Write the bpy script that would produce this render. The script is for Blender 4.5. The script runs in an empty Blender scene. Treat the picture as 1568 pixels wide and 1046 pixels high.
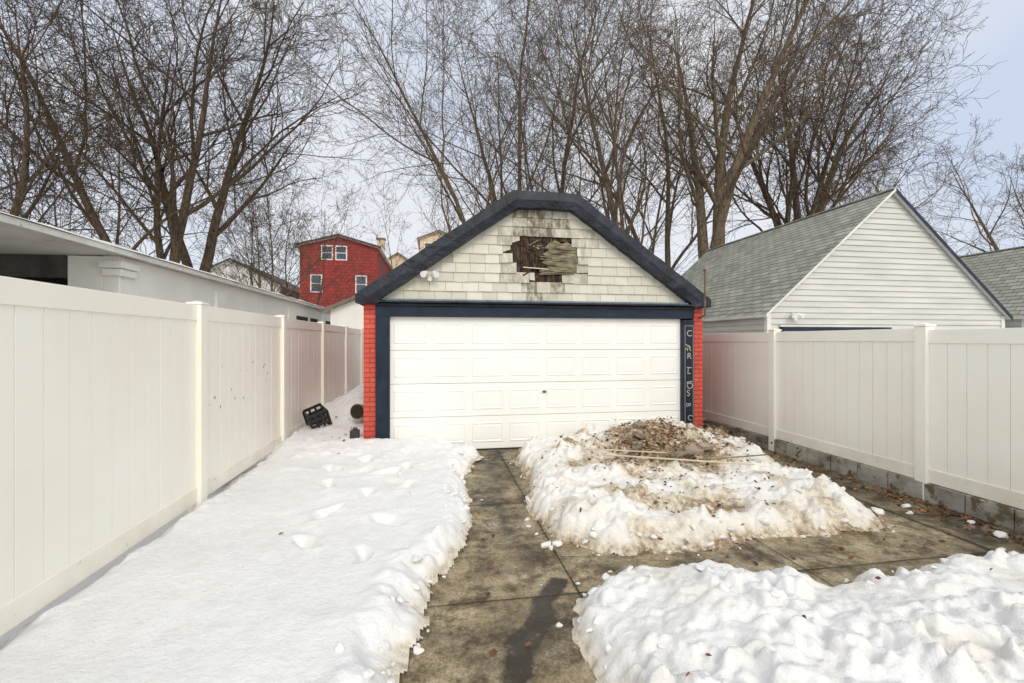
import bpy, bmesh, math, random
import numpy as np
from mathutils import Vector, noise, Matrix
random.seed(7); np.random.seed(7)
R=math.radians
YAW=R(9.5)
scene=bpy.context.scene
COL=scene.collection

# ---------------------------------------------------------------- materials
def new_mat(name):
    m=bpy.data.materials.new(name); m.use_nodes=True
    nt=m.node_tree; nt.nodes.clear()
    out=nt.nodes.new('ShaderNodeOutputMaterial'); b=nt.nodes.new('ShaderNodeBsdfPrincipled')
    nt.links.new(b.outputs[0],out.inputs[0])
    return m,nt,b
def N(nt,t,**k):
    n=nt.nodes.new(t)
    for a,v in k.items():
        if a in n.inputs: n.inputs[a].default_value=v
        else: setattr(n,a,v)
    return n
def coord(nt): return nt.nodes.new('ShaderNodeTexCoord').outputs['Object']
def noise_n(nt,vec,scale,detail=5,rough=.6):
    n=nt.nodes.new('ShaderNodeTexNoise'); n.inputs['Scale'].default_value=scale
    n.inputs['Detail'].default_value=detail; n.inputs['Roughness'].default_value=rough
    nt.links.new(vec,n.inputs['Vector']); return n.outputs['Fac']
def ramp(nt,fac,stops):
    r=nt.nodes.new('ShaderNodeValToRGB'); e=r.color_ramp.elements
    while len(e)<len(stops): e.new(.5)
    for i,(p,c) in enumerate(stops):
        e[i].position=p; e[i].color=(*c,1) if len(c)==3 else c
    nt.links.new(fac,r.inputs[0]); return r.outputs[0]
def mix(nt,fac,a,b,mode='MIX'):
    m=nt.nodes.new('ShaderNodeMix'); m.data_type='RGBA'; m.blend_type=mode
    for s,v in ((m.inputs[0],fac),(m.inputs[6],a),(m.inputs[7],b)):
        if isinstance(v,(int,float)): s.default_value=v
        elif isinstance(v,tuple): s.default_value=(*v,1)
        else: nt.links.new(v,s)
    return m.outputs[2]
def math_n(nt,op,a,b=None):
    m=nt.nodes.new('ShaderNodeMath'); m.operation=op
    for i,v in enumerate((a,b)):
        if v is None: continue
        if isinstance(v,(int,float)): m.inputs[i].default_value=v
        else: nt.links.new(v,m.inputs[i])
    return m.outputs[0]
def bump(nt,b,h,strength=.3,dist=.01):
    n=nt.nodes.new('ShaderNodeBump'); n.inputs['Strength'].default_value=strength; n.inputs['Distance'].default_value=dist
    nt.links.new(h,n.inputs['Height']); nt.links.new(n.outputs[0],b.inputs['Normal'])
def basic(name,c1,c2,scale=3,rough=.6,bs=40,bstr=.2,stops=(.35,.65),dirt=None,dist=.01,stretch=None,spec=.5):
    m,nt,b=new_mat(name); co=coord(nt)
    if stretch:
        mp=N(nt,'ShaderNodeMapping'); mp.inputs['Scale'].default_value=stretch; nt.links.new(co,mp.inputs[0]); co=mp.outputs[0]
    col=ramp(nt,noise_n(nt,co,scale),[(stops[0],c1),(stops[1],c2)])
    if dirt:
        dc,th,ds=dirt
        f=ramp(nt,noise_n(nt,co,ds,4,.7),[(th,(0,0,0)),(th+.06,(1,1,1))])
        col=mix(nt,f,col,dc)
    nt.links.new(col,b.inputs['Base Color']); b.inputs['Roughness'].default_value=rough
    b.inputs['Specular IOR Level'].default_value=spec
    if bstr>0: bump(nt,b,noise_n(nt,co,bs,3),bstr,dist)
    return m

M={}
M['vinyl']=basic('vinyl',(.865,.83,.725),(.895,.87,.785),1.2,.42,8,.0,dirt=((.45,.37,.28),.74,9))
M['vinyl_dirty']=basic('vinyl_rail',(.78,.73,.61),(.875,.845,.75),2.5,.5,10,.05,dirt=((.5,.41,.31),.66,14))
M['door']=basic('door_paint',(.82,.815,.77),(.86,.855,.82),.8,.4,60,.0)
M['door_dark']=basic('door_gap',(.25,.24,.22),(.35,.33,.3),5)
M['navy']=basic('navy_paint',(.004,.011,.025),(.011,.022,.044),4,.5,30,.25,dirt=((.22,.2,.16),.69,24),spec=.3)
M['membrane']=basic('roof_membrane',(.004,.007,.012),(.018,.023,.034),3,.5,9,.7,dist=.04,spec=.35)
M['dark']=basic('dark_void',(.010,.008,.006),(.035,.026,.018),14,.95)  # near-black colour stands in for the shade inside openings and interiors
M['stucco']=basic('stucco',(.79,.78,.72),(.87,.855,.80),1.6,.85,50,.4,dirt=((.6,.56,.49),.68,3))
M['soffit']=basic('soffit',(.62,.61,.58),(.80,.78,.73),1.4,.85,20,.3,dirt=((.34,.32,.28),.62,2.5))
M['fascia']=basic('fascia',(.68,.66,.62),(.82,.80,.75),4,.7,20,.3,dirt=((.22,.2,.17),.66,9))
M['white']=basic('white_trim',(.74,.73,.69),(.82,.81,.77),3,.5)
M['bluegrey']=basic('blue_grey_board',(.08,.12,.16),(.18,.22,.26),8,.6)
M['black_pl']=basic('black_plastic',(.012,.012,.013),(.03,.03,.03),5,.4)
M['rust']=basic('rusty_metal',(.10,.045,.025),(.2,.10,.06),15,.7)
M['wood']=basic('weathered_wood',(.055,.045,.026),(.33,.29,.18),3,.85,20,.6,stops=(.32,.68),stretch=(2.5,8,16))
M['wood_dk']=basic('rotten_wood',(.010,.006,.004),(.15,.085,.042),3,.9,20,.6,stops=(.42,.74),stretch=(14,8,3))
M['wood_lt']=basic('pale_wood',(.5,.42,.3),(.65,.57,.42),7,.8,60,.5)
M['stone']=basic('rubble_stone',(.14,.10,.07),(.38,.30,.22),5,.9,30,.6)
M['cmu']=basic('concrete_block',(.20,.18,.145),(.42,.39,.33),4,.9,60,.7,dirt=((.13,.10,.06),.56,3))
M['glass']=basic('window_glass',(.05,.06,.075),(.12,.14,.16),.6,.12)
M['gold']=basic('marker_paint',(.45,.42,.33),(.55,.5,.4),5,.6)
M['beige']=basic('beige_wall',(.60,.46,.32),(.68,.54,.39),2,.85)
M['roof_dark']=basic('dark_roofing',(.05,.045,.04),(.10,.09,.08),3,.9,40,.5)
M['brownroof']=basic('brown_roofing',(.13,.10,.075),(.22,.18,.14),3,.9,40,.5)
M['palewall']=basic('pale_wall',(.58,.57,.53),(.68,.67,.63),2,.85)
def bark(name,a,b_,):
    m,nt,b=new_mat(name); co=coord(nt)
    mp=N(nt,'ShaderNodeMapping'); mp.inputs['Scale'].default_value=(6,6,1.2); nt.links.new(co,mp.inputs[0])
    n1=noise_n(nt,mp.outputs[0],3,4,.7)
    c=ramp(nt,n1,[(.35,a),(.65,b_)])
    nt.links.new(c,b.inputs['Base Color']); b.inputs['Roughness'].default_value=.95
    b.inputs['Specular IOR Level'].default_value=.15
    bump(nt,b,n1,.8,.04); return m
M['bark']=bark('bark',(.038,.027,.019),(.15,.11,.075))
M['bark2']=bark('bark_pale',(.062,.045,.030),(.23,.175,.12))

def brickmat(name,c1,c2,mortar,axes,sx,sy,msize=.015,rough=.8,offset=.5,bstr=.6,bdist=.01,var=None):
    m,nt,b=new_mat(name); co=coord(nt)
    sp=N(nt,'ShaderNodeSeparateXYZ'); nt.links.new(co,sp.inputs[0])
    cb=N(nt,'ShaderNodeCombineXYZ')
    for i,(ax) in enumerate(axes): nt.links.new(sp.outputs[ax],cb.inputs[i])
    t=N(nt,'ShaderNodeTexBrick'); nt.links.new(cb.outputs[0],t.inputs['Vector'])
    t.inputs['Scale'].default_value=1; t.inputs['Brick Width'].default_value=sx; t.inputs['Row Height'].default_value=sy
    t.inputs['Mortar Size'].default_value=msize; t.inputs['Mortar Smooth'].default_value=.2; t.offset=offset
    t.inputs['Color1'].default_value=(*c1,1); t.inputs['Color2'].default_value=(*c2,1); t.inputs['Mortar'].default_value=(*mortar,1)
    n=noise_n(nt,co,2.2,6,.7)
    col=mix(nt,.5,t.outputs['Color'],ramp(nt,n,[(.3,(.4,.4,.4)),(.65,(1,1,1))]),'MULTIPLY')
    n2=noise_n(nt,co,60,3,.6)
    col=mix(nt,.35,col,ramp(nt,n2,[(.35,(.45,.45,.45)),(.65,(1.0,1.0,1.0))]),'MULTIPLY')
    nt.links.new(col,b.inputs['Base Color']); b.inputs['Roughness'].default_value=rough
    h=math_n(nt,'ADD',math_n(nt,'MULTIPLY',t.outputs['Fac'],-1.0),math_n(nt,'MULTIPLY',n2,.3))
    bump(nt,b,h,bstr,bdist); return m
M['brick_x']=brickmat('red_painted_brick',(.76,.12,.08),(.64,.085,.055),(.36,.05,.035),(0,2,1),.2,.075,.008)
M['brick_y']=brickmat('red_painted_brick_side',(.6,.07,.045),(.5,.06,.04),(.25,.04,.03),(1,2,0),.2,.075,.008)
M['shing_y']=brickmat('asphalt_shingle_side',(.50,.495,.42),(.34,.345,.285),(.13,.13,.105),(1,2,0),.3,.1,.010)
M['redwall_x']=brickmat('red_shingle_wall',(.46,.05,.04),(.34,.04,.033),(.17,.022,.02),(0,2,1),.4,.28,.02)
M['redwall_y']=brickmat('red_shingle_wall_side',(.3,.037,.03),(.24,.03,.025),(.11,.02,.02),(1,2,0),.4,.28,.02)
m,nt,b=new_mat('grey_lap_siding'); co=coord(nt)
mp=N(nt,'ShaderNodeMapping'); mp.inputs['Scale'].default_value=(.4,.4,3); nt.links.new(co,mp.inputs[0])
c=ramp(nt,noise_n(nt,mp.outputs[0],2,6),[(.35,(.48,.475,.435)),(.65,(.58,.57,.525))])
nt.links.new(c,b.inputs['Base Color']); b.inputs['Roughness'].default_value=.6; M['siding']=m

m,nt,b=new_mat('cement_shingle'); co=coord(nt)
at=N(nt,'ShaderNodeAttribute'); at.attribute_name='tone'
base=ramp(nt,at.outputs['Fac'],[(0,(.55,.53,.45)),(.85,(.63,.61,.52)),(1,(.67,.65,.56))])
sat=N(nt,'ShaderNodeAttribute'); sat.attribute_name='stain'
mp=N(nt,'ShaderNodeMapping'); mp.inputs['Scale'].default_value=(8,8,3.5); nt.links.new(co,mp.inputs[0])
sn=noise_n(nt,mp.outputs[0],1.3,8,.75)
sf=math_n(nt,'MULTIPLY',sat.outputs['Fac'],ramp(nt,sn,[(.36,(0,0,0)),(.56,(1,1,1))]))
col=mix(nt,sf,base,(.15,.12,.08))
col=mix(nt,.2,col,ramp(nt,noise_n(nt,co,5,6,.7),[(.35,(.6,.58,.5)),(.6,(1,1,1))]),'MULTIPLY')
nt.links.new(col,b.inputs['Base Color']); b.inputs['Roughness'].default_value=.85
bump(nt,b,noise_n(nt,mp.outputs[0],12,4),.35,.006); M['shingle']=m

# snow
m,nt,b=new_mat('snow'); co=coord(nt)
at=N(nt,'ShaderNodeAttribute'); at.attribute_name='dirt'
n1=noise_n(nt,co,7,5,.7); n2=noise_n(nt,co,60,4,.7)
clean=ramp(nt,n1,[(.3,(.76,.752,.735)),(.65,(.83,.828,.818))])
dn=ramp(nt,noise_n(nt,co,13,6,.75),[(.32,(0,0,0)),(.62,(1,1,1))])
df=math_n(nt,'MULTIPLY',at.outputs['Fac'],dn)
cream=mix(nt,ramp(nt,at.outputs['Fac'],[(0,(0,0,0)),(.45,(.85,.85,.85))]),clean,(.71,.63,.48))
dcol=ramp(nt,n2,[(.3,(.12,.075,.038)),(.7,(.44,.32,.20))])
col=mix(nt,ramp(nt,df,[(.12,(0,0,0)),(.55,(1,1,1))]),cream,dcol)
speck=ramp(nt,noise_n(nt,co,34,2,.5),[(.755,(0,0,0)),(.79,(1,1,1))])
col=mix(nt,math_n(nt,'MULTIPLY',speck,.5),col,(.25,.18,.11))
nt.links.new(col,b.inputs['Base Color']); b.inputs['Roughness'].default_value=.65
b.inputs['Specular IOR Level'].default_value=.2
hh=math_n(nt,'ADD',noise_n(nt,co,20,6,.65),math_n(nt,'MULTIPLY',n2,.35))
bump(nt,b,hh,.65,.026); M['snow']=m

# driveway
m,nt,b=new_mat('wet_concrete'); co=coord(nt)
c=ramp(nt,noise_n(nt,co,1.3,8,.72),[(.28,(.16,.115,.058)),(.46,(.36,.29,.18)),(.66,(.58,.495,.35))])
f2=ramp(nt,noise_n(nt,co,4,8,.8),[(.41,(.25,.205,.135)),(.54,(1,1,1))])
c=mix(nt,.9,c,f2,'MULTIPLY')
c=mix(nt,.75,c,ramp(nt,noise_n(nt,co,70,3,.7),[(.32,(.35,.32,.27)),(.64,(1.15,1.12,1.05))]),'MULTIPLY')
at=N(nt,'ShaderNodeAttribute'); at.attribute_name='stain'
sf=math_n(nt,'MULTIPLY',at.outputs['Fac'],ramp(nt,noise_n(nt,co,10,8,.85),[(.37,(.15,.15,.15)),(.50,(1,1,1))]))
c=mix(nt,math_n(nt,'MINIMUM',math_n(nt,'MULTIPLY',sf,.92),.93),c,(.028,.021,.013))
nt.links.new(c,b.inputs['Base Color'])
rr=ramp(nt,noise_n(nt,co,2.5,5),[(.35,(.35,.35,.35)),(.6,(.8,.8,.8))]); nt.links.new(rr,b.inputs['Roughness'])
bump(nt,b,math_n(nt,'ADD',noise_n(nt,co,110,3,.7),noise_n(nt,co,12,5,.6)),.4,.009); M['drive']=m
M['joint']=basic('joint_dirt',(.02,.016,.01),(.07,.05,.03),20,.95)
m,nt,b=new_mat('ground_soil_snow'); co=coord(nt)
c=ramp(nt,noise_n(nt,co,.25,8,.6),[(.40,(.16,.13,.09)),(.5,(.75,.75,.76))])
nt.links.new(c,b.inputs['Base Color']); b.inputs['Roughness'].default_value=.9; bump(nt,b,noise_n(nt,co,4),.4,.05); M['ground']=m
m,nt,b=new_mat('dead_leaf')
at=N(nt,'ShaderNodeAttribute'); at.attribute_name='tone'
c=ramp(nt,at.outputs['Fac'],[(0,(.04,.020,.011)),(.5,(.15,.065,.026)),(.85,(.26,.13,.055)),(1,(.42,.22,.09))])
nt.links.new(c,b.inputs['Base Color']); b.inputs['Roughness'].default_value=.7; M['leaf']=m

# ---------------------------------------------------------------- mesh builder
class MB:
    def __init__(s): s.v=[];s.f=[];s.mi=[];s.mats=[];s.attr={}
    def m(s,k):
        if k not in s.mats: s.mats.append(k)
        return s.mats.index(k)
    def poly(s,pts,mat):
        i=len(s.v); s.v+= [tuple(p) for p in pts]; s.f.append(tuple(range(i,i+len(pts)))); s.mi.append(s.m(mat))
    def box(s,x0,x1,y0,y1,z0,z1,mat,M4=None):
        i=len(s.v)
        pts=[(x0,y0,z0),(x1,y0,z0),(x1,y1,z0),(x0,y1,z0),(x0,y0,z1),(x1,y0,z1),(x1,y1,z1),(x0,y1,z1)]
        if M4 is not None: pts=[tuple(M4@Vector(p)) for p in pts]
        s.v+=pts
        for q in ((0,3,2,1),(4,5,6,7),(0,1,5,4),(1,2,6,5),(2,3,7,6),(3,0,4,7)):
            s.f.append(tuple(i+k for k in q)); s.mi.append(s.m(mat))
    def prism_y(s,prof,y0,y1,mat):
        i=len(s.v); n=len(prof)
        s.v+=[(x,y0,z) for x,z in prof]+[(x,y1,z) for x,z in prof]
        s.f.append(tuple(i+k for k in range(n))); s.f.append(tuple(i+n+k for k in reversed(range(n))))
        s.mi+= [s.m(mat)]*2
        for k in range(n):
            a,b=k,(k+1)%n
            s.f.append((i+b,i+a,i+n+a,i+n+b)); s.mi.append(s.m(mat))
    def cyl(s,p0,p1,r0,r1,n,mat):
        p0=Vector(p0);p1=Vector(p1);d=(p1-p0).normalized()
        u=d.orthogonal().normalized();w=d.cross(u);i=len(s.v)
        for p,r in((p0,r0),(p1,r1)):
            for k in range(n):
                a=2*math.pi*k/n; s.v.append(tuple(p+u*math.cos(a)*r+w*math.sin(a)*r))
        for k in range(n):
            s.f.append((i+k,i+(k+1)%n,i+n+(k+1)%n,i+n+k)); s.mi.append(s.m(mat))
        s.f.append(tuple(i+k for k in reversed(range(n)))); s.f.append(tuple(i+n+k for k in range(n))); s.mi+=[s.m(mat)]*2
    def build(s,name,parent=None,bevel=0,smooth=False):
        me=bpy.data.meshes.new(name); me.from_pydata(s.v,[],s.f)
        for k in s.mats: me.materials.append(M[k])
        me.polygons.foreach_set('material_index',s.mi)
        if smooth: me.polygons.foreach_set('use_smooth',[True]*len(s.f))
        for k,v in s.attr.items():
            a=me.attributes.new(k,'FLOAT','POINT'); a.data.foreach_set('value',v)
        me.update()
        o=bpy.data.objects.new(name,me); COL.objects.link(o)
        if parent: o.parent=parent
        if bevel:
            bv=o.modifiers.new('b','BEVEL'); bv.width=bevel; bv.segments=2; bv.limit_method='ANGLE'
        return o
def empty(name,loc=(0,0,0)):
    e=bpy.data.objects.new(name,None); e.location=loc; e.empty_display_size=.2; COL.objects.link(e); return e
def npmesh(name,V,F,mat,attrs={},smooth=True,parent=None):
    me=bpy.data.meshes.new(name); V=np.asarray(V,dtype=np.float32); F=np.asarray(F,dtype=np.int32)
    k=F.shape[1]
    me.vertices.add(len(V)); me.vertices.foreach_set('co',V.ravel())
    me.loops.add(F.size); me.loops.foreach_set('vertex_index',F.ravel())
    me.polygons.add(len(F)); me.polygons.foreach_set('loop_start',np.arange(0,F.size,k,dtype=np.int32))
    me.polygons.foreach_set('use_smooth',np.full(len(F),smooth) if isinstance(smooth,bool) else smooth)
    me.update(calc_edges=True)
    for a,v in attrs.items():
        at=me.attributes.new(a,'FLOAT','POINT'); at.data.foreach_set('value',np.asarray(v,dtype=np.float32))
    me.materials.append(M[mat]); me.validate()
    o=bpy.data.objects.new(name,me); COL.objects.link(o)
    if parent:o.parent=parent
    return o
def cam2w(X,Y):
    return (X*math.cos(YAW)+Y*math.sin(YAW), -X*math.sin(YAW)+Y*math.cos(YAW))

def hulls(n,seed,npts=14,smooth=.35,cuts=1):
    rg=random.Random(seed);out=[]
    for _ in range(n):
        bm=bmesh.new()
        for i in range(npts):
            v=Vector((rg.gauss(0,1),rg.gauss(0,1),rg.gauss(0,1))).normalized()*rg.uniform(.8,1.05); bm.verts.new(v)
        bmesh.ops.convex_hull(bm,input=bm.verts)
        bmesh.ops.delete(bm,geom=[v for v in bm.verts if not v.link_faces],context='VERTS')
        bmesh.ops.triangulate(bm,faces=bm.faces)
        for c in range(cuts):
            bmesh.ops.subdivide_edges(bm,edges=bm.edges,cuts=1,use_grid_fill=True)
            bmesh.ops.smooth_vert(bm,verts=bm.verts,factor=smooth,use_axis_x=True,use_axis_y=True,use_axis_z=True)
        bmesh.ops.triangulate(bm,faces=bm.faces)
        if cuts>1:
            for v in bm.verts: v.co*=1+.18*noise.noise(v.co*2.5+Vector((_*3,0,0)))
        bm.verts.index_update()
        out.append((np.array([v.co[:] for v in bm.verts]),np.array([[v.index for v in f.verts] for f in bm.faces]))); bm.free()
    return out
HUL=hulls(16,4)
SOFT=hulls(20,14,12,.32,2)

# ---------------------------------------------------------------- ground + driveway
g=MB(); g.poly([(-300,-200,-.01),(300,-200,-.01),(300,500,-.01),(-300,500,-.01)],'ground'); g.build('ground')
def fbm(x,y,s,z=0.0,o=4): return noise.fractal(Vector((x*s,y*s,z)),1.0,2.0,o)
nx,ny=240,340
xs=np.linspace(-2.25,5.30,nx); ys=np.linspace(-1.0,9.5,ny)
V=[];st=[]
def segd(px,py,a,b):
    ax,ay=a;bx,by=b;t=max(0,min(1,((px-ax)*(bx-ax)+(py-ay)*(by-ay))/((bx-ax)**2+(by-ay)**2)))
    return math.hypot(px-ax-t*(bx-ax),py-ay-t*(by-ay))
trail=[(.30,1.9),(.42,2.35),(.50,2.6),(.68,2.85),(.70,3.0),(.88,3.22)]
trail2=[(.75,3.6),(.62,4.6),(.75,5.6),(.85,6.9)]
for y in ys:
    for x in xs:
        z=.004+.006*fbm(x,y,.8)
        V.append((x,y,max(z,-.002)+.002))
        n=fbm(x,y,3,5.0); n9=fbm(x,y,9,2.0)
        d=min(segd(x,y,trail[i],trail[i+1]) for i in range(5))+.05*n+.03*n9
        d2=min(segd(x,y,trail2[i],trail2[i+1]) for i in range(3))+.14*n
        s=2.3*max(0,1-max(0,(d-.04))/.045)*(.75+.5*n9)+.65*max(0,1-max(0,d2-.06)/.22)
        s+=1.1*max(0,fbm(x,y,1.7,9)-.02)+.35*max(0,n9)
        dj=min(abs(x-.98),abs(x-4.6),abs(((y-3.04)+.9)%1.8-.9)); s+=.4*max(0,1-dj/.06)
        if x>4.6: s+=.4
        dp=math.hypot((x-2.1),(y-3.35)*1.3); s+=.7*max(0,1-dp/.4)
        if y>6.6: s+=.35
        st.append(max(0,min(2.2,s)))
idx=np.arange(nx*ny).reshape(ny,nx)
F=np.stack([idx[:-1,:-1].ravel(),idx[:-1,1:].ravel(),idx[1:,1:].ravel(),idx[1:,:-1].ravel()],1)
npmesh('driveway',V,F,'drive',{'stain':st})
jb=MB()
def crack(p,q,w=.009,n=40,amp=.012):
    p=Vector(p);q=Vector(q);d=(q-p);nn=Vector((-d.y,d.x)).normalized();L=d.length
    prev=None
    for i in range(n+1):
        t=i/n;c=p+d*t+nn*amp*noise.noise(Vector((p.x*9+t*L*2,p.y,3.3)))
        ww=w*(.6+.8*abs(noise.noise(Vector((t*L*6,p.x,7)))))
        a=c+nn*ww;bb=c-nn*ww
        cur=((a.x,a.y,.0145),(bb.x,bb.y,.0145))
        if prev: jb.poly([prev[0],prev[1],cur[1],cur[0]],'joint')
        prev=cur
crack((.98,-1),(.98,7.2),.006); crack((4.6,-1),(4.6,9),.009)
for yy in (1.24,3.04,4.84,6.64): crack((-2.2,yy),(4.6,yy+.03),.006)
crack((2.8,.5),(2.8,7.2),.005); crack((4.62,3.9),(5.3,3.8),.006,14,.05); crack((1.0,3.6),(2.4,3.3),.003,30,.12); crack((.98,3.9),(.2,4.3),.003,20,.1)
jb.build('driveway_joints')

# ---------------------------------------------------------------- snow
def sdf(poly,P):
    P=np.asarray(P);n=len(poly);d=np.full(len(P),1e9);ins=np.zeros(len(P),bool)
    for i in range(n):
        a=np.array(poly[i]);b=np.array(poly[(i+1)%n]);e=b-a;w=P-a
        t=np.clip((w@e)/(e@e),0,1);q=w-t[:,None]*e;d=np.minimum(d,(q**2).sum(1))
        c=((a[1]>P[:,1])!=(b[1]>P[:,1]))
        if e[1]!=0: ins^= c&(P[:,0]<e[0]*(P[:,1]-a[1])/e[1]+a[0])
    d=np.sqrt(d); return np.where(ins,d,-d)
def cell(x,y,s,z=0.0):
    ds,ps=noise.voronoi(Vector((x*s,y*s,z)),distance_metric='DISTANCE',exponent=2.5)
    p=ps[0]; h=math.sin(p.x*127.1+p.y*311.7+p.z*74.7)*43758.5453; h-=math.floor(h)
    h2=(h*57.31)%1.0
    return h,h2,x*s-p.x,y*s-p.y,ds[1]-ds[0]
def sm(t): t=max(0,min(1,t)); return t*t*(3-2*t)
def chunk(x,y,s,z):
    wx=x+.07*noise.noise(Vector((x*6,y*6,z)))+.02*noise.noise(Vector((x*19,y*19,z)));wy=y+.07*noise.noise(Vector((x*6,y*6,z+9)))+.02*noise.noise(Vector((x*19,y*19,z+5)))
    h,h2,dx,dy,e=cell(wx,wy,s,z)
    tilt=(h2-.5)*dx+(((h2*13)%1)-.5)*dy
    if h<.3: h=.2+.3*h
    return (h*1.0+tilt*1.1)*(.15+.85*sm(e*6))
def snow_patch(name,poly,res,hf,df,clods=0,cr=(.014,.048),blur=1):
    pa=np.array(poly);x0,y0=pa.min(0)-.15;x1,y1=pa.max(0)+.15
    nx=int((x1-x0)/res)+1;ny=int((y1-y0)/res)+1
    X,Y=np.meshgrid(np.linspace(x0,x1,nx),np.linspace(y0,y1,ny));P=np.stack([X.ravel(),Y.ravel()],1)
    D=sdf(poly,P)
    Z=np.zeros(len(P));dirt=np.zeros(len(P));keep=np.zeros(len(P),bool)
    for i,(x,y) in enumerate(P):
        d=D[i]
        if d<-.12: continue
        d+=.08*noise.noise(Vector((x*3.5,y*3.5,1)))+.045*noise.noise(Vector((x*12,y*12,2)))
        if d<-.05: continue
        keep[i]=True
        Z[i]=hf(x,y,d); dirt[i]=df(x,y,d)
    Zg=Z.reshape(ny,nx);K=keep.reshape(ny,nx).astype(float)
    for _ in range(blur):
        A=np.pad(Zg*K,1);B=np.pad(K,1);num=np.zeros_like(Zg);den=np.zeros_like(Zg)
        for di,wi in ((0,1),(1,2),(2,1)):
            for dj,wj in ((0,1),(1,2),(2,1)):
                num+=wi*wj*A[di:di+ny,dj:dj+nx];den+=wi*wj*B[di:di+ny,dj:dj+nx]
        Zg=np.where(K>0,num/np.maximum(den,1e-6),0)
    V=np.concatenate([P,Zg.reshape(-1,1)],1)
    idx=np.arange(nx*ny).reshape(ny,nx)
    F=np.stack([idx[:-1,:-1].ravel(),idx[:-1,1:].ravel(),idx[1:,1:].ravel(),idx[1:,:-1].ravel()],1)
    F=F[keep[F].all(1)]
    used=np.unique(F);mp=-np.ones(len(V),int);mp[used]=np.arange(len(used))
    V=V[used];dirt=dirt[used];F=mp[F]
    T=np.concatenate([F[:,[0,1,2]],F[:,[0,2,3]]])
    Vs=[V];Ts=[T];Ds=[dirt];off=len(V);rng=random.Random(len(name))
    tries=0;k=0
    while k<clods and tries<clods*60:
        tries+=1
        x=rng.uniform(x0,x1);y=rng.uniform(y0,y1)
        d=float(sdf(poly,[(x,y)])[0])
        edge=math.exp(-(d/.13)**2)
        if d<-.13 or rng.random()>(edge if d>0 else edge*.3)+.05: continue
        if not clod_ok(x,y): continue
        r=rng.uniform(*cr)*(1.0 if d>0 else .55)
        if rng.random()<.1: r*=1.5
        iv,ifc=SOFT[rng.randrange(20)]
        sc=np.array([r*rng.uniform(.8,1.6),r*rng.uniform(.7,1.2),r*rng.uniform(.45,.8)])
        q=iv*sc
        E=np.array(Matrix.Rotation(rng.uniform(0,6.28),3,'Z')@Matrix.Rotation(rng.gauss(0,.35),3,'X')@Matrix.Rotation(rng.gauss(0,.35),3,'Y'))
        q=q@E.T
        z=max(0,hf(x,y,d)) if d>-.03 else .01
        q+=np.array([x,y,z+sc[2]*(.05 if d>.05 else .3)])
        Vs.append(q);Ts.append(ifc+off);Ds.append(np.full(len(q),.3*df(x,y,d)));off+=len(q);k+=1
    return npmesh(name,np.concatenate(Vs),np.concatenate(Ts),'snow',{'dirt':np.concatenate(Ds)},smooth=True)
def clod_ok(x,y):
    if x<.4 and y>2 : return not (y>7.15) and x>-.55
    return not (y>7.15 and -1.2<x<4.7) and x<5.2

left=[(.24,7.268),(.678,6.80),(.55,6.55),(.323,5.93),(.36,5.4),(.306,4.87),(.34,4.4),(.206,3.886),(-.057,3.267),(-.133,2.97),(-.08,2.83),(-.227,2.62),(-.20,2.35),(-.32,1.9),(-.2,1.3),(-.3,.9),(-2.4,.9),(-2.4,13),(-1.0,13),(-1.0,7.268)]
rng=random.Random(3)
prints=[(-1.0,4.45),(-.72,4.85),(-1.15,5.25),(-.62,5.65),(-.35,5.1),(-.42,4.15),(-1.0,3.8),(-.55,3.5),(-1.25,5.9),(-.9,6.2),(-.35,5.85)]
prints=[(x,y,rng.uniform(-.9,.9),rng.uniform(1.0,1.45)) for x,y in prints]
def h_left(x,y,d):
    b=.19*sm((d+.05)/.30)**.75
    b+=.022*noise.noise(Vector((x*1.3,y*1.3,4)))+.005*noise.noise(Vector((x*6,y*6,4)))
    tr=sm((x+1.5)/.5)*sm((y-3.0)/.8)*sm((6.8-y)/.8)
    nn=noise.noise(Vector((x*2.2,y*2.2,24)))
    b+=tr*(.022*noise.noise(Vector((x*2.6,y*2.6,14)))-.022*sm(4*nn-.6)+.006*noise.noise(Vector((x*9,y*9,14))))
    k=math.exp(-(max(0,d-.06)/.22)**2)*(1 if d>0 else .4)
    k*=sm(.75+1.2*noise.noise(Vector((x*2.2,y*2.2,44))))
    if y>5.4: k=max(k,sm((y-5.4)/1)*.55*sm(.3+1.5*noise.noise(Vector((x*2.2,y*2.2,41)))) if x>-1.9 else 0)
    if k>.03 : b+=.08*k*(chunk(x,y,7.5,2.2)+.35*chunk(x,y,17,5.2))
    for px,py,a,s in prints:
        dx=x-px;dy=y-py
        if dx*dx+dy*dy<.2:
            dx+=.06*noise.noise(Vector((x*6,y*6,px)));dy+=.06*noise.noise(Vector((x*6,y*6,py)))
            u=dx*math.cos(a)+dy*math.sin(a);v=-dx*math.sin(a)+dy*math.cos(a)
            q=math.sqrt((u/(.062*s*(1.0 if v>0 else .8)))**2+(v/(.135*s))**2)
            b+=-.07*(1-sm((q-.7)/.45))+.012*math.exp(-((q-1.4)/.25)**2)
    if y>6.2 : b+=.10*sm((y-6.2)/1.0)*sm((.3-x)/.6)
    b+=.42*math.exp(-((x+1.45)/.5)**2-((y-9.6)/1.1)**2)+.15*sm((y-8)/2)
    if x<-2.15: b-=.03*sm((-2.15-x)/.12)
    return max(b,-.01 if d<.0 else .008)
def d_left(x,y,d):
    return .38*math.exp(-max(0,d)/.035)+.25*max(0,noise.noise(Vector((x*2,y*2,7)))-.3)*(1 if y>5 else .3)
snow_patch('snow_bank',left,.018,h_left,d_left,150,blur=2)

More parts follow.
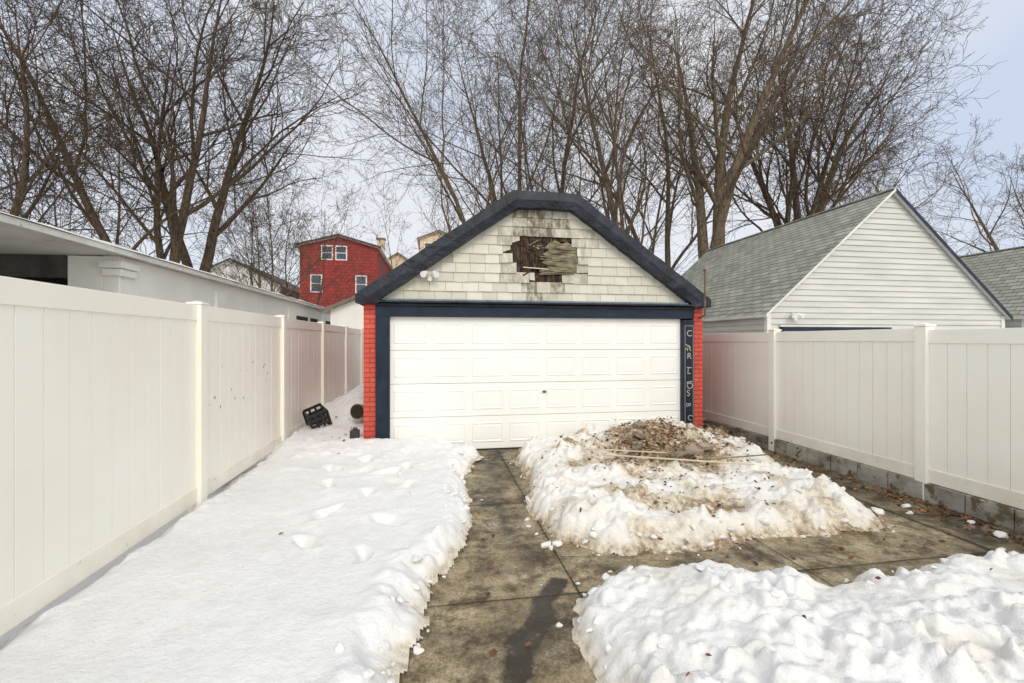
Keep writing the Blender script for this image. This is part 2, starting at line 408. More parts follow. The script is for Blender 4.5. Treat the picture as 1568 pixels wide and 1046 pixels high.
mid=[(1.40,7.268),(1.186,6.6),(1.16,5.93),(1.138,5.22),(.955,4.71),(1.03,4.31),(1.04,3.90),(1.388,3.63),(1.893,3.50),(2.382,3.53),(2.83,3.68),(3.42,3.62),(4.25,3.66),(4.35,4.0),(4.5,4.5),(4.55,5.08),(4.66,5.9),(4.85,6.5),(4.9,7.3),(4.9,8.1),(4.62,8.1),(4.62,7.268)]
def dirt1(x,y): return math.exp(-((x-3.0)/.72)**2-((y-5.7)/.50)**2)
def dirt2(x,y): return math.exp(-((x-2.66)/.3)**2-((y-4.10)/.2)**2)
def h_mid(x,y,d):
    b=.15*sm((d+.05)/.28)**.8
    b+=.36*math.exp(-((x-3.15)/.95)**2-((y-6.3)/.75)**2)*sm(d/.3)
    b+=.08*math.exp(-((x-1.75)/.5)**2-((y-5.6)/1.2)**2)*sm(d/.3)
    b+=.045*noise.noise(Vector((x*2,y*2,14)))*sm(d/.3)
    k=sm((d+.02)/.12)*(.45+.75*sm(.5+1.4*noise.noise(Vector((x*1.8,y*1.8,4)))))
    d1=dirt1(x,y);d2=dirt2(x,y)
    k*=1-.35*d1-.8*d2
    b+=k*(.115*chunk(x,y,5.6,1.2)+.055*chunk(x,y,12,8.2))
    b+=-.11*d2+.05*d1*noise.noise(Vector((x*6,y*6,1)))
    return max(b,-.01 if d<0 else .010)
def d_mid(x,y,d):
    n=noise.noise(Vector((x*2.5,y*2.5,3))); n2=noise.noise(Vector((x*6,y*6,13)))
    v=1.7*dirt1(x,y)*(.75+.9*n2)+1.2*dirt2(x,y)+.5*math.exp(-max(0,d)/.04)+1.0*max(0,n)*(1 if x>1.6 else .4)+.11
    if y>6.4 and x>4.3: v+=.8
    return max(0,min(1,v))
snow_patch('snow_pile',mid,.018,h_mid,d_mid,200)

fr=[(.852,2.675),(.95,2.95),(1.05,3.05),(1.379,3.206),(1.7,3.14),(1.995,3.13),(2.30,2.96),(2.66,2.77),(3.06,2.75),(3.51,2.85),(4.1,2.87),(4.50,2.83),(5.33,2.7),(5.33,.5),(1.1,.5),(.86,1.6),(.92,2.1),(.80,2.4)]
def h_fr(x,y,d):
    b=.15*sm((d+.05)/.26)**.8+.06*noise.noise(Vector((x*1.6,y*1.6,24)))*sm(d/.3)+.05*sm(d/.8)
    k=sm((d+.02)/.1)*(.35+.8*sm(.5+1.6*noise.noise(Vector((x*1.8,y*1.8,64)))))
    b+=k*(.095*chunk(x,y,4.6,3.3)+.055*chunk(x,y,11,6.1))+.012*noise.noise(Vector((x*16,y*16,2)))
    return max(b,-.01 if d<0 else .010)
def d_fr(x,y,d): return .35*math.exp(-max(0,d)/.03)+.28*max(0,noise.noise(Vector((x*3,y*3,33))))+.03
snow_patch('snow_pile.001',fr,.0145,h_fr,d_fr,170,blur=1)

lb=[];lf=[];off=0
for k,(x,y,r) in enumerate([(.93,3.78,.06),(1.03,3.8,.05),(.97,3.74,.035),(.88,4.38,.035),(.87,4.22,.028),(.90,4.05,.02),(.5,5.0,.02),(.75,3.2,.012),(4.75,3.9,.04),(4.9,4.05,.05),(5.1,3.6,.04),(5.0,3.3,.06),(4.7,3.1,.03)]):
    iv,ifc=SOFT[k%20]
    q=iv*np.array([r*1.3,r,r*.7])+np.array([x,y,r*.4]);lb.append(q);lf.append(ifc+off);off+=len(q)
npmesh('snow_lumps',np.concatenate(lb),np.concatenate(lf),'snow',{'dirt':np.full(off,.1)},smooth=True)

# ---------------------------------------------------------------- dead leaves
def leaves(name,spots,seed):
    rg=random.Random(seed);V=[];F=[];tone=[]
    for (cx,cy,sx,sy,n,hf) in spots:
        for _ in range(n):
            x=rg.gauss(cx,sx);y=rg.gauss(cy,sy);z=hf(x,y)
            s=rg.uniform(.008,.024)
            E=Matrix.Rotation(rg.uniform(0,6.28),3,'Z')@Matrix.Rotation(rg.gauss(0,.5),3,'X')@Matrix.Rotation(rg.gauss(0,.4),3,'Y')
            pts=[(-1.2,0,0),(-.3,-.75,.15),(.9,-.35,.3),(1.3,.1,.1),(.4,.8,.35),(-.6,.5,.2)]
            i=len(V);t=rg.random()*(.75 if y<3.6 else 1)
            for p in [(0,0,-.1)]+pts:
                q=E@(Vector(p)*s);V.append((x+q.x,y+q.y,z+.006+q.z));tone.append(t)
            for k in range(6): F.append((i,i+1+k,i+1+(k+1)%6))
    return npmesh(name,V,F,'leaf',{'tone':tone},smooth=False)
flat=lambda x,y:.012
hm=lambda x,y:h_mid(x,y,.5)
hl=lambda x,y:h_left(x,y,.6)
hfr=lambda x,y:h_fr(x,y,.5)
leaves('dead_leaves',[(5.12,3.7,.12,.5,320,flat),(5.12,5.2,.10,.9,190,flat),(4.95,7.2,.2,.6,180,lambda x,y:.2),(2.95,5.72,.5,.32,1000,hm),(3.3,6.3,.5,.35,400,hm),(3.9,6.2,.4,.4,130,hm),(2.8,5.0,.8,.5,130,hm),(2.7,4.2,.8,.4,70,hm),
  (.6,3.0,.3,.7,12,flat),(.7,5.2,.25,1,12,flat),(2.6,3.35,.8,.12,14,flat),(4.1,3.3,.7,.25,22,flat),(-1.1,3.5,.7,1.3,4,hl),(3.0,2.0,1.2,.5,14,hfr),(-1.5,7.5,.3,.8,20,hl)],5)

db=MB()
def stick(p,q,r,mat): db.cyl(p,q,r,r*.9,7,mat)
stick((2.05,5.35,.36),(3.65,4.75,.33),.011,'wood_lt'); stick((1.9,5.6,.38),(2.9,5.3,.36),.009,'wood_lt'); stick((2.9,5.0,.33),(4.3,5.35,.27),.010,'wood')
rg=random.Random(21)
for k in range(34):
    x=rg.gauss(2.98,.45);y=rg.gauss(5.8,.3);z=h_mid(x,y,.5)+rg.uniform(.005,.04);a=rg.uniform(0,6.28);l=rg.uniform(.08,.3)
    p=Vector((x,y,z));q=p+Vector((math.cos(a)*l,math.sin(a)*l,rg.uniform(-.01,.05)));mmid=p.lerp(q,.5)+Vector((0,0,rg.uniform(-.01,.02)));r=rg.uniform(.003,.007)
    mt=rg.choice(['rust','wood_dk','wood_dk','wood'])
    stick(p,mmid,r,mt);stick(mmid,q,r*.8,mt)
for (x,y,z,l,w,t,a,bx) in [(3.0,5.25,.36,.35,.10,.03,.3,.1),(3.25,5.35,.37,.22,.14,.05,-.4,.25),(2.6,5.6,.38,.3,.08,.02,.9,-.1),(3.5,5.5,.38,.18,.12,.05,.2,.3),(2.9,6.15,.55,.2,.12,.06,.5,.4),(2.75,5.9,.47,.16,.1,.05,1.5,.4)]:
    db.box(-l/2,l/2,-w/2,w/2,-t/2,t/2,'wood' if t<.04 else 'stone',Matrix.Translation((x,y,z))@Matrix.Rotation(a,4,'Z')@Matrix.Rotation(bx,4,'X'))
db.build('scrap_wood_debris')
V=[];F=[];off=0;rg=random.Random(9)
for k in range(60):
    x=rg.uniform(4.66,5.22);y=rg.uniform(6.9,8.6);r=rg.uniform(.04,.12);z=rg.uniform(.03,.22)*(1 if y>7.3 else .5)
    iv,ifc=HUL[k%16]
    q=iv*np.array([r*1.3,r*.9,r*.6])
    a=rg.uniform(0,3);ca,sa=math.cos(a),math.sin(a);q=q@np.array([[ca,sa,0],[-sa,ca,0],[0,0,1]])+np.array([x,y,z]);V.append(q);F.append(ifc+off);off+=len(q)
npmesh('rubble_pile',np.concatenate(V),np.concatenate(F),'stone',smooth=False)

# ---------------------------------------------------------------- vinyl fences
def vinyl_fence(name,x,posts,z0,z1,rise):
    root=empty(name,(0,0,0))
    pm=MB()
    for py in posts:
        pm.box(x-.062,x+.062,py-.062,py+.062,0,z1+rise,'vinyl')
        pm.box(x-.072,x+.072,py-.072,py+.072,z1+rise+.001,z1+rise+.02,'vinyl')
        c=(x,py,z1+rise+.04); zz=z1+rise+.021
        q=[(x-.068,py-.068,zz),(x+.068,py-.068,zz),(x+.068,py+.068,zz),(x-.068,py+.068,zz)]
        for k in range(4): pm.poly([q[k],q[(k+1)%4],c],'vinyl')
    pm.build('posts',root,.005)
    rm=MB();bd=MB()
    for a,b in zip(posts[:-1],posts[1:]):
        dz=random.uniform(-.012,.006)
        rm.box(x-.025,x+.025,a+.06,b-.06,z1-.15+dz,z1+dz,'vinyl')
        rm.box(x-.025,x+.025,a+.06,b-.06,z0,z0+.15,'vinyl_dirty')
        n=12; w=(b-a-.12)/n
        for i in range(n):
            o=random.uniform(-.0012,.0012)
            bd.box(x-.013+o,x+.013+o,a+.06+i*w+.0022,a+.06+(i+1)*w-.0022,z0+.145,z1-.145,'vinyl')
        bd.box(x-.006,x+.006,a+.06,b-.06,z0+.1,z1-.1,'vinyl_dirty')
    rm.build('rails',root,.004); bd.build('boards',root,.0025)
    return root
vf=vinyl_fence('vinyl_fence',-2.30,[-2.36,.06,2.48,4.90,7.34,9.78,12.2,14.6,17.0],.2,2.12,.0)
vinyl_fence('vinyl_fence',5.36,[-2.6,-.3,1.97,4.235,6.507,8.78,11.05,13.3,15.6],.21,1.90,.025)
sb=MB(); rg=random.Random(31)
for k in range(13):
    y=rg.choice([5.3,5.6,5.9,6.7,4.98])+rg.gauss(0,.12); z=rg.uniform(1.05,1.5); r=rg.uniform(.006,.014)
    n=7; pts=[(-2.2845+rg.uniform(0,.0006),y+math.cos(2*math.pi*i/n)*r*rg.uniform(.5,1.1),z+math.sin(2*math.pi*i/n)*r*rg.uniform(.7,1.9)) for i in range(n)]
    sb.poly(pts,'rust' if k%3 else 'wood')
sb.build('mud_splats',vf)
bk=MB(); y=-2.6
while y<16:
    o=random.uniform(-.006,.006)
    bk.box(5.30+o,5.48+o,y+.005,y+.40-.005,0,.205+random.uniform(-.006,.004),'cmu'); y+=.40
bk.box(5.32,5.46,-2.6,16,0,.19,'joint')
bk.build('concrete_block_curb',bevel=.006)

# ---------------------------------------------------------------- the garage
GX=1.738; GY=7.27
G=empty('garage')
gb=MB()
gb.box(GX-2.83,GX-2.652,GY-.02,GY+.2,0,2.36,'brick_x'); gb.box(GX+2.652,GX+2.83,GY-.02,GY+.2,0,2.36,'brick_x')
gb.box(GX-2.82,GX-2.6,GY+.2,GY+6.3,0,2.4,'brick_y'); gb.box(GX+2.6,GX+2.82,GY+.2,GY+6.3,0,2.4,'brick_y')
gb.box(GX-2.6,GX+2.6,GY+6.1,GY+6.29,0,2.4,'brick_x')
gb.prism_y([(GX-2.6,2.36),(GX+2.6,2.36),(GX+.5,3.95),(GX-.5,3.95)],GY+.17,GY+.2,'dark')
gb.build('brick_walls',G)
fm=MB()
fm.box(GX-2.65,GX-2.44,GY-.06,GY+.1,0,2.14,'navy'); fm.box(GX+2.44,GX+2.65,GY-.06,GY+.1,0,2.12,'navy')
fm.box(GX-2.65,GX+2.65,GY-.065,GY+.1,2.14,2.30,'navy')
fm.box(GX-2.65,GX-.02,GY-.09,GY+.1,2.302,2.345,'membrane'); fm.box(GX-.02,GX+2.65,GY-.085,GY+.1,2.295,2.34,'membrane')
fm.build('door_frame',G,.006)
lm=MB()
lm.box(GX-2.62,GX+2.6,GY-.17,GY+.05,2.352,2.378,'membrane'); lm.box(GX-2.5,GX+2.5,GY-.13,GY+.03,2.38,2.41,'bluegrey')
lm.build('sill_ledge',G,.004)
tm=MB()
outer=[(-2.93,2.34),(-2.93,2.47),(-.53,4.15),(.53,4.15),(2.9,2.47),(2.9,2.34)]
inner=[(-2.60,2.34),(-2.56,2.40),(-.44,3.885),(.44,3.885),(2.54,2.40),(2.58,2.34)]
def interp(P,n):
    out=[]
    for a,b,k in zip(P[:-1],P[1:],n):
        for i in range(k): out.append((a[0]+(b[0]-a[0])*i/k,a[1]+(b[1]-a[1])*i/k))
    out.append(P[-1]); return out
seg=[1,18,6,18,1]; O=interp(outer,seg); I=interp(inner,seg)
prevs=None
for k,(o,i) in enumerate(zip(O,I)):
    j=random.uniform(-.007,.007); o=(o[0],o[1]+j); i=(i[0],i[1]+random.uniform(-.006,.006)); f=random.uniform(-.010,.010)
    m_=((o[0]*.45+i[0]*.55),(o[1]*.45+i[1]*.55))
    ring=[(GX+o[0],GY+6.4,o[1]),(GX+o[0],GY-.17+f,o[1]),(GX+m_[0],GY-.20+f+random.uniform(-.012,.012),m_[1]),(GX+i[0],GY-.17+f,i[1]),(GX+i[0],GY+.05,i[1]+.01)]
    if prevs:
        for a in range(4): tm.poly([prevs[a],prevs[a+1],ring[a+1],ring[a]],'membrane' if a else 'roof_dark')
    prevs=ring
for sgn,P in((-1,(O[0],O[1],I[1],I[0])),(1,(O[-1],O[-2],I[-2],I[-1]))):
    tm.box(GX+min(P[0][0],P[3][0]),GX+max(P[0][0],P[3][0]),GY-.165,GY+.1,2.335,2.345,'membrane')
tm.build('roof_and_rake_trim',G)
def inhole(u,z):
    du=(u-.04)/.56; dz=(z-3.13)/.37
    rr=.22*noise.noise(Vector((u*5,z*5,3)))
    return (abs(du)**2.4+abs(dz)**2.4) < 1.0+rr
sh=MB();tone=[];stain=[]
rh=.152; z=2.40; row=0
while z<3.95:
    ofs=(row%2)*.12+random.uniform(-.03,.03); x=-2.75+ofs-.24
    while x<2.75:
        w=random.choice([.23,.24,.25,.26])
        lim0=.5+(3.95-z)*1.40
        a=max(x+.002,-lim0);bx=min(x+w-.002,lim0)
        if bx-a>.02:
            n=6;cuts=[a+(bx-a)*i/n for i in range(n+1)]
            flags=[inhole((cuts[i]+cuts[i+1])/2,z+.075) for i in range(n)]
            runs=[];s0=None
            for i in range(n+1):
                if i<n and not flags[i]:
                    if s0 is None:s0=i
                elif s0 is not None: runs.append((cuts[s0],cuts[i]));s0=None
            tt=random.random(); cx=(a+bx)/2; zc=z+.07
            s=0
            if -.5<cx<.45 and zc>3.45: s=1.0 if random.random()<.8 else .5
            elif -.25<cx<.35 and 2.45<zc<2.85: s=.9 if random.random()<.7 else .3
            elif -.75<cx<.85 and 2.7<zc<3.6: s=.5
            elif random.random()<.04: s=.4
            for (ra,rb) in runs:
                part=len(runs)>1 or (rb-ra)<(bx-a)*.95
                dz=random.uniform(-.004,.003)+(random.uniform(0,.06) if part else 0); t=random.uniform(.005,.011)+(random.uniform(0,.012) if part else 0)
                dz2=dz+(random.uniform(-.04,.05) if part else random.uniform(-.003,.003))
                y1=GY-.005; i0=len(sh.v)
                pts=[(ra,y1-.018-t,z+dz),(rb,y1-.018-t,z+dz2),(rb,y1-.002,z+rh+.02),(ra,y1-.002,z+rh+.02),(ra,y1+.004,z+dz),(rb,y1+.004,z+dz2)]
                sh.v+=[(GX+p[0],p[1],p[2]) for p in pts]
                mi=sh.m('shingle')
                for q in ((0,1,2,3),(4,5,1,0),(0,3,4),(1,5,2)): sh.f.append(tuple(i0+k for k in q)); sh.mi.append(mi)
                tone+= [tt]*6; stain+=[s]*6
        x+=w
    z+=rh; row+=1
sh.attr={'tone':tone,'stain':stain}; sh.build('gable_shingles',G)
ud=MB()
ud.prism_y([(GX-2.62,2.38),(GX-.42,2.38),(GX-.42,3.98),(GX-.5,3.98)],GY+.0015,GY+.04,'wood_dk')
ud.prism_y([(GX+.54,2.38),(GX+2.6,2.38),(GX+.55,3.95),(GX+.54,3.96)],GY+.0015,GY+.04,'wood')
ud.box(GX-.42,GX+.54,GY+.0015,GY+.04,2.38,2.84,'wood_dk'); ud.box(GX-.42,GX+.54,GY+.0015,GY+.04,3.40,3.97,'wood_dk'); ud.build('sheathing',G)
vm=MB(); rg=random.Random(77)
P=[(-.02,2.86),(.10,2.84),(.22,2.87),(.34,2.84),(.43,2.89),(.53,2.88),(.545,3.0),(.52,3.08),(.56,3.15),(.55,3.30),(.48,3.35),(.40,3.40),(.31,3.36),(.20,3.42),(.10,3.37),(.03,3.30),(.09,3.24),(-.02,3.19),(.07,3.12),(-.02,3.05),(.08,2.98),(-.04,2.93)]
vm.poly([(GX+a,GY-.012,b) for a,b in P],'wood')
x0=-.46
while x0<.14:
    w_=rg.uniform(.035,.09)
    vm.box(GX+x0,GX+x0+w_-.006,GY-.006+rg.uniform(0,.018),GY+.03,2.84,3.42,'wood_dk'); x0+=w_
for k in range(20):   # splinters over the board, following its grain
    zz=rg.uniform(2.87,3.34);x0=rg.uniform(-.08,.24);l=rg.uniform(.10,.30);a=rg.uniform(-.07,.07)
    vm.box(0,l,-.003,.003,-.007,.006,'wood' if k%4 else 'wood_dk',Matrix.Translation((GX+x0,GY-.016-rg.uniform(0,.012),zz))@Matrix.Rotation(a,4,'Y')@Matrix.Rotation(rg.uniform(-.1,.02),4,'Z'))
for k in range(12):   # hanging rotten fragments on the burnt-looking side
    x0=rg.uniform(-.42,-.02); l=rg.uniform(.04,.11)
    vm.box(-l,l,-.003,.003,-rg.uniform(.006,.02),rg.uniform(.006,.02),'wood_dk' if k%4 else 'wood',Matrix.Translation((GX+x0,GY-.014,rg.uniform(2.88,3.38)))@Matrix.Rotation(rg.uniform(-.6,.6),4,'Y'))
vm.box(-.36,.06,-.008,.006,-.008,.008,'wood_lt',Matrix.Translation((GX+.02,GY-.018,2.94))@Matrix.Rotation(.05,4,'Y'))
vm.box(-.28,.32,-.010,.008,-.007,.008,'wood',Matrix.Translation((GX+.2,GY-.03,2.86))@Matrix.Rotation(-.04,4,'Y'))
vm.build('broken_vent',G)
dm=MB(); W=4.88; dx0=GX-2.44; secz=[0.03+i*.529 for i in range(5)]
dy=GY+.03
for r in range(4):
    z0,z1=secz[r]+.003,secz[r+1]-.003
    dm.box(dx0,dx0+W,dy,dy+.045,z0,z1,'door')
    cw=W/8
    for c in range(8):
        a=dx0+c*cw+.055;b=dx0+(c+1)*cw-.055;p=z0+.10;q=z1-.10
        e=.022
        rings=[(0,0.0005),(e*.5,-.009),(e,-.009),(e*1.8,-.002),(e*2.6,-.006)]
        pr=None
        for ins,hh in rings:
            cur=[(a+ins,dy+hh,p+ins),(b-ins,dy+hh,p+ins),(b-ins,dy+hh,q-ins),(a+ins,dy+hh,q-ins)]
            if pr:
                for k in range(4): dm.poly([pr[k],pr[(k+1)%4],cur[(k+1)%4],cur[k]],'door')
            pr=cur
        dm.poly(pr,'door')
dm.box(dx0,dx0+W,dy+.05,dy+.06,0,2.15,'door_dark')
dm.box(dx0,dx0+W,dy-.004,dy+.03,.0,.028,'black_pl')
dm.build('overhead_door',G)
hb=MB(); hb.cyl((GX+.02,dy-.02,.93),(GX+.02,dy,.93),.022,.022,14,'rust'); hb.box(GX-.015,GX+.055,dy-.032,dy-.02,.922,.938,'rust'); hb.build('door_lock_handle',G)
pb=MB(); pb.cyl((GX+2.735,GY-.24,2.2),(GX+2.735,GY-.24,2.93),.014,.014,8,'rust'); pb.cyl((GX+2.735,GY-.24,2.93),(GX+2.735,GY-.24,2.97),.026,.026,8,'rust'); pb.cyl((GX+2.735,GY-.24,2.2),(GX+2.735,GY-.05,2.15),.014,.014,8,'rust'); pb.build('conduit_pipe',G)
def flood(parent,x,y,z):
    f=MB(); f.cyl((x,y,z),(x,y-.03,z),.055,.055,16,'white')
    for s in(-1,1):
        f.cyl((x,y-.03,z),(x+s*.07,y-.09,z+.02),.014,.014,8,'white')
        f.cyl((x+s*.05,y-.06,z+.03),(x+s*.10,y-.17,z-.02),.032,.05,14,'white')
    f.cyl((x,y-.03,z-.05),(x,y-.09,z-.08),.03,.035,12,'white')
    f.build('flood_light',parent)
flood(G,GX-1.83,GY-.02,2.80)
def text(body,size,loc,rot,parent,name):
    cu=bpy.data.curves.new(name,'FONT'); cu.body=body; cu.size=size; cu.extrude=.0008; cu.materials.append(M['gold']); cu.offset=-.0015
    o=bpy.data.objects.new(name,cu); o.location=loc; o.rotation_euler=rot; COL.objects.link(o); o.parent=parent; return o
for k,ch in enumerate('CARRILLOS'):
    text(ch,.15,(GX+2.50+random.uniform(-.012,.012),GY-.0635,1.84-k*.128),(R(90),R(90+random.uniform(-12,12)) if k in(1,4,6) else R(random.uniform(-8,8)),0),G,'painted_letter_%d'%k)
text('B',.12,(GX+2.50,GY-.0635,.70),(R(90),R(90),0),G,'painted_letter_b'); text('C',.13,(GX+2.51,GY-.0635,.42),(R(90),R(20),0),G,'painted_letter_c')
ob=MB()
for a in((GX+2.475,GX+2.480,.35,2.02),(GX+2.627,GX+2.632,.35,2.02),(GX+2.475,GX+2.632,.345,.350),(GX+2.475,GX+2.632,2.02,2.025)): ob.box(a[0],a[1],GY-.0625,GY-.06,a[2],a[3],'gold')
ob.build('painted_outline',G)

cr=MB()
T=Matrix.Translation((-1.98,8.15,.45))@Matrix.Rotation(.5,4,'Z')@Matrix.Rotation(-.35,4,'Y')@Matrix.Rotation(.25,4,'X')
s=.15
for i in range(4):
    for (ax) in range(4):
        A=T@Matrix.Rotation(ax*math.pi/2,4,'Z')
        cr.box(-s,s,s-.012,s,-s+i*.1-.022,-s+i*.1+.026,'black_pl',A)
        if i<4: cr.box(-s+i*.1-.018,-s+i*.1+.018,s-.01,s-.002,-s,s,'black_pl',A)
for i in range(5): cr.box(-s,s,-s+i*.07-.012,-s+i*.07+.012,-s,-s+.01,'black_pl',T); cr.box(-s+i*.07-.012,-s+i*.07+.012,-s,s,-s+.001,-s+.009,'black_pl',T)
cr.build('milk_crate')
bu=MB(); bu.cyl((-1.22,8.2,.55),(-1.30,7.95,.58),.10,.13,20,'stone'); bu.cyl((-1.30,7.95,.58),(-1.302,7.944,.581),.115,.115,20,'dark'); bu.build('bucket')
bx=MB(); bx.box(-1.27,-1.14,7.1,7.22,.25,.42,'black_pl'); bx.cyl((-1.2,7.16,.42),(-1.2,7.16,.46),.04,.03,10,'black_pl'); bx.build('downspout_boot',bevel=.01)  # small black item at the column foot, built as a downspout boot

# ---------------------------------------------------------------- neighbour garages
def lap_garage(name,x0,w,y0,L,eave,ridge,door=None):
    root=empty(name); cx=x0+w/2; sl=(ridge-eave)/(w/2)
    core=MB(); core.prism_y([(x0,0),(x0+w,0),(x0+w,eave),(cx,ridge),(x0,eave)],y0+.02,y0+L,'siding'); core.build('wall_core',root)
    s=MB(); z=0; lh=.125
    while z<ridge-.02:
        t=min(z+lh,ridge-.01)
        def hw(zz): return w/2 if zz<=eave else max(.0,(ridge-zz)/sl)
        a0,a1=hw(z),hw(t)
        s.poly([(cx-a0,y0-.024,z),(cx+a0,y0-.024,z),(cx+a1,y0+.002,t),(cx-a1,y0+.002,t)],'siding')
        s.poly([(cx-a0,y0+.01,z),(cx+a0,y0+.01,z),(cx+a0,y0-.024,z),(cx-a0,y0-.024,z)],'siding')
        if z<eave:
            for xx,sg in((x0,-1),(x0+w,1)):
                q=[(xx+sg*.022,y0,z),(xx+sg*.022,y0+L,z),(xx+sg*.002,y0+L,t),(xx+sg*.002,y0,t)]
                s.poly(q,'siding')
        z+=lh
    s.build('lap_siding',root)
    c=MB()
    for xx in(x0-.03,x0+w-.07): c.box(xx,xx+.10,y0-.030,y0+.06,0,eave,'palewall')
    c.build('corner_boards',root)
    r=MB(); ov=.12; th=.06
    for sg in(-1,1):
        ex=cx+sg*(w/2+ov); ez=eave-ov*sl
        a=(ex,ez+.03);b=(cx,ridge+.03); ys_=(y0-.12,y0+L+.12)
        A=[(a[0],ys_[0],a[1]),(b[0],ys_[0],b[1]),(b[0],ys_[1],b[1]),(a[0],ys_[1],a[1])]
        U=[(p[0],p[1],p[2]+th) for p in A]
        r.poly(U if sg<0 else U[::-1],'shing_y'); r.poly(A,'palewall')
        r.poly([A[0],A[3],U[3],U[0]],'palewall')
        fm_='navy' if sg>0 else 'palewall'
        r.poly([A[0],A[1],U[1],U[0]],fm_); r.poly([A[3],A[2],U[2],U[3]],fm_)
        dz=.05 if sg>0 else .0
        r.poly([(a[0],y0-.123,a[1]+th+.004),(b[0],y0-.123,b[1]+th+.004),(b[0],y0-.123,b[1]-dz),(a[0],y0-.123,a[1]-dz)],fm_)
    r.box(cx-.07,cx+.07,y0-.12,y0+L+.12,ridge+.07,ridge+.1,'shing_y')
    r.build('roof',root)
    if door:
        d=MB(); d.box(door[0],door[1],y0-.05,y0+.01,0,door[2],'white'); d.box(door[0]-.1,door[1]+.1,y0-.08,y0-.01,door[2],door[2]+.09,'navy'); d.box(door[0]-.12,door[1]+.12,y0-.07,y0-.012,door[2]+.093,door[2]+.13,'palewall')
        d.build('garage_door',root)
    return root
ng=lap_garage('neighbour_garage',6.97,6.2,8.67,6.8,2.34,5.06,(7.35,9.9,1.97))
flood(ng,7.55,8.63,2.30)
lap_garage('neighbour_garage',13.93,5.1,8.72,8,2.35,4.35,(15,18,2.0))

# ---------------------------------------------------------------- long low building on the left
LB=empty('flat_roof_garage_row')
b=MB()
b.box(-4.22,-4.03,6.64,24,0,2.86,'stucco'); b.box(-4.62,-4.22,6.64,6.9,0,2.855,'stucco')
b.box(-8.9,-8.7,-3,24,0,2.86,'stucco'); b.box(-8.7,-4.62,7.4,7.6,0,2.86,'dark');  # dark back panel stands in for the carport's unlit interior
b.box(-4.24,-3.97,6.58,6.95,2.70,2.79,'stucco'); b.box(-4.22,-3.99,6.6,6.92,2.60,2.695,'stucco')
for yy in (9.2,13.4,17.2): b.box(-4.06,-3.985,yy,yy+.35,0,2.70,'stucco')
b.build('walls',LB,.008)
b=MB()
b.box(-4.05,-4.022,9.9,12.7,2.15,2.34,'dark'); b.box(-4.04,-3.99,9.8,12.8,2.342,2.37,'fascia'); b.box(-4.04,-4.0,9.8,12.8,2.11,2.148,'fascia')
b.box(-4.05,-4.021,14.2,16.6,2.1,2.5,'dark'); b.box(-4.05,-4.021,17.7,23.0,2.1,2.5,'dark')
for yy in(15.4,18.9,20.2,21.8): b.box(-4.04,-3.99,yy,yy+.12,2.1,2.5,'white')
b.box(-8.7,-4.62,6.7,6.82,2.58,2.86,'roof_dark')  # dark panel painted for the shade in the carport opening, not roofing
b.build('openings',LB)
b=MB()
b.box(-8.9,-3.93,-3,24,2.865,2.90,'soffit')
b.box(-3.93,-3.90,-3,24,2.855,2.925,'fascia'); b.box(-8.9,-3.95,-3,24,2.902,2.925,'roof_dark')
b.build('roof',LB,.003)
nx_,ny_=24,500
V=[];X0,X1=-8.8,-3.88
for j in range(ny_):
    for i in range(nx_):
        t=i/(nx_-1);y=-3+27*j/(ny_-1);x=X0+(X1-X0)*(1-(1-t)**1.8)
        e=.012*noise.noise(Vector((y*3,0,1)))+.02*noise.noise(Vector((y*.9,0,5)))
        hgt=.03+.03*noise.noise(Vector((x*1.5,y*1.5,0)))
        if i==nx_-1: V.append((x+e,y,2.926))
        elif i==nx_-2: V.append((x+e*.9,y,2.926+hgt*.7))
        else: V.append((x,y,2.93+hgt))
idx=np.arange(nx_*ny_).reshape(ny_,nx_)
F=np.stack([idx[:-1,:-1].ravel(),idx[:-1,1:].ravel(),idx[1:,1:].ravel(),idx[1:,:-1].ravel()],1)
npmesh('roof_snow',V,F,'snow',{'dirt':[0.05]*len(V)},parent=LB)
S=empty('shed')
b=MB(); b.prism_y([(-3.3,0),(-1.0,0),(-1.0,2.75),(-2.15,3.25),(-3.3,2.75)],15.2,18,'stucco'); b.build('walls',S)
b=MB()
for sg in(-1,1):
    for dzz,mm in((.02,'white'),(.09,'brownroof')):
        b.poly([(-2.15+sg*1.4,15.0,2.64+dzz),(-2.15,15.0,3.25+dzz),(-2.15,18.2,3.25+dzz),(-2.15+sg*1.4,18.2,2.64+dzz)],mm)
    b.poly([(-2.15+sg*1.4,14.999,2.64),(-2.15,14.999,3.25),(-2.15,14.999,3.36),(-2.15+sg*1.4,14.999,2.75)],'brownroof')
b.build('roof',S)

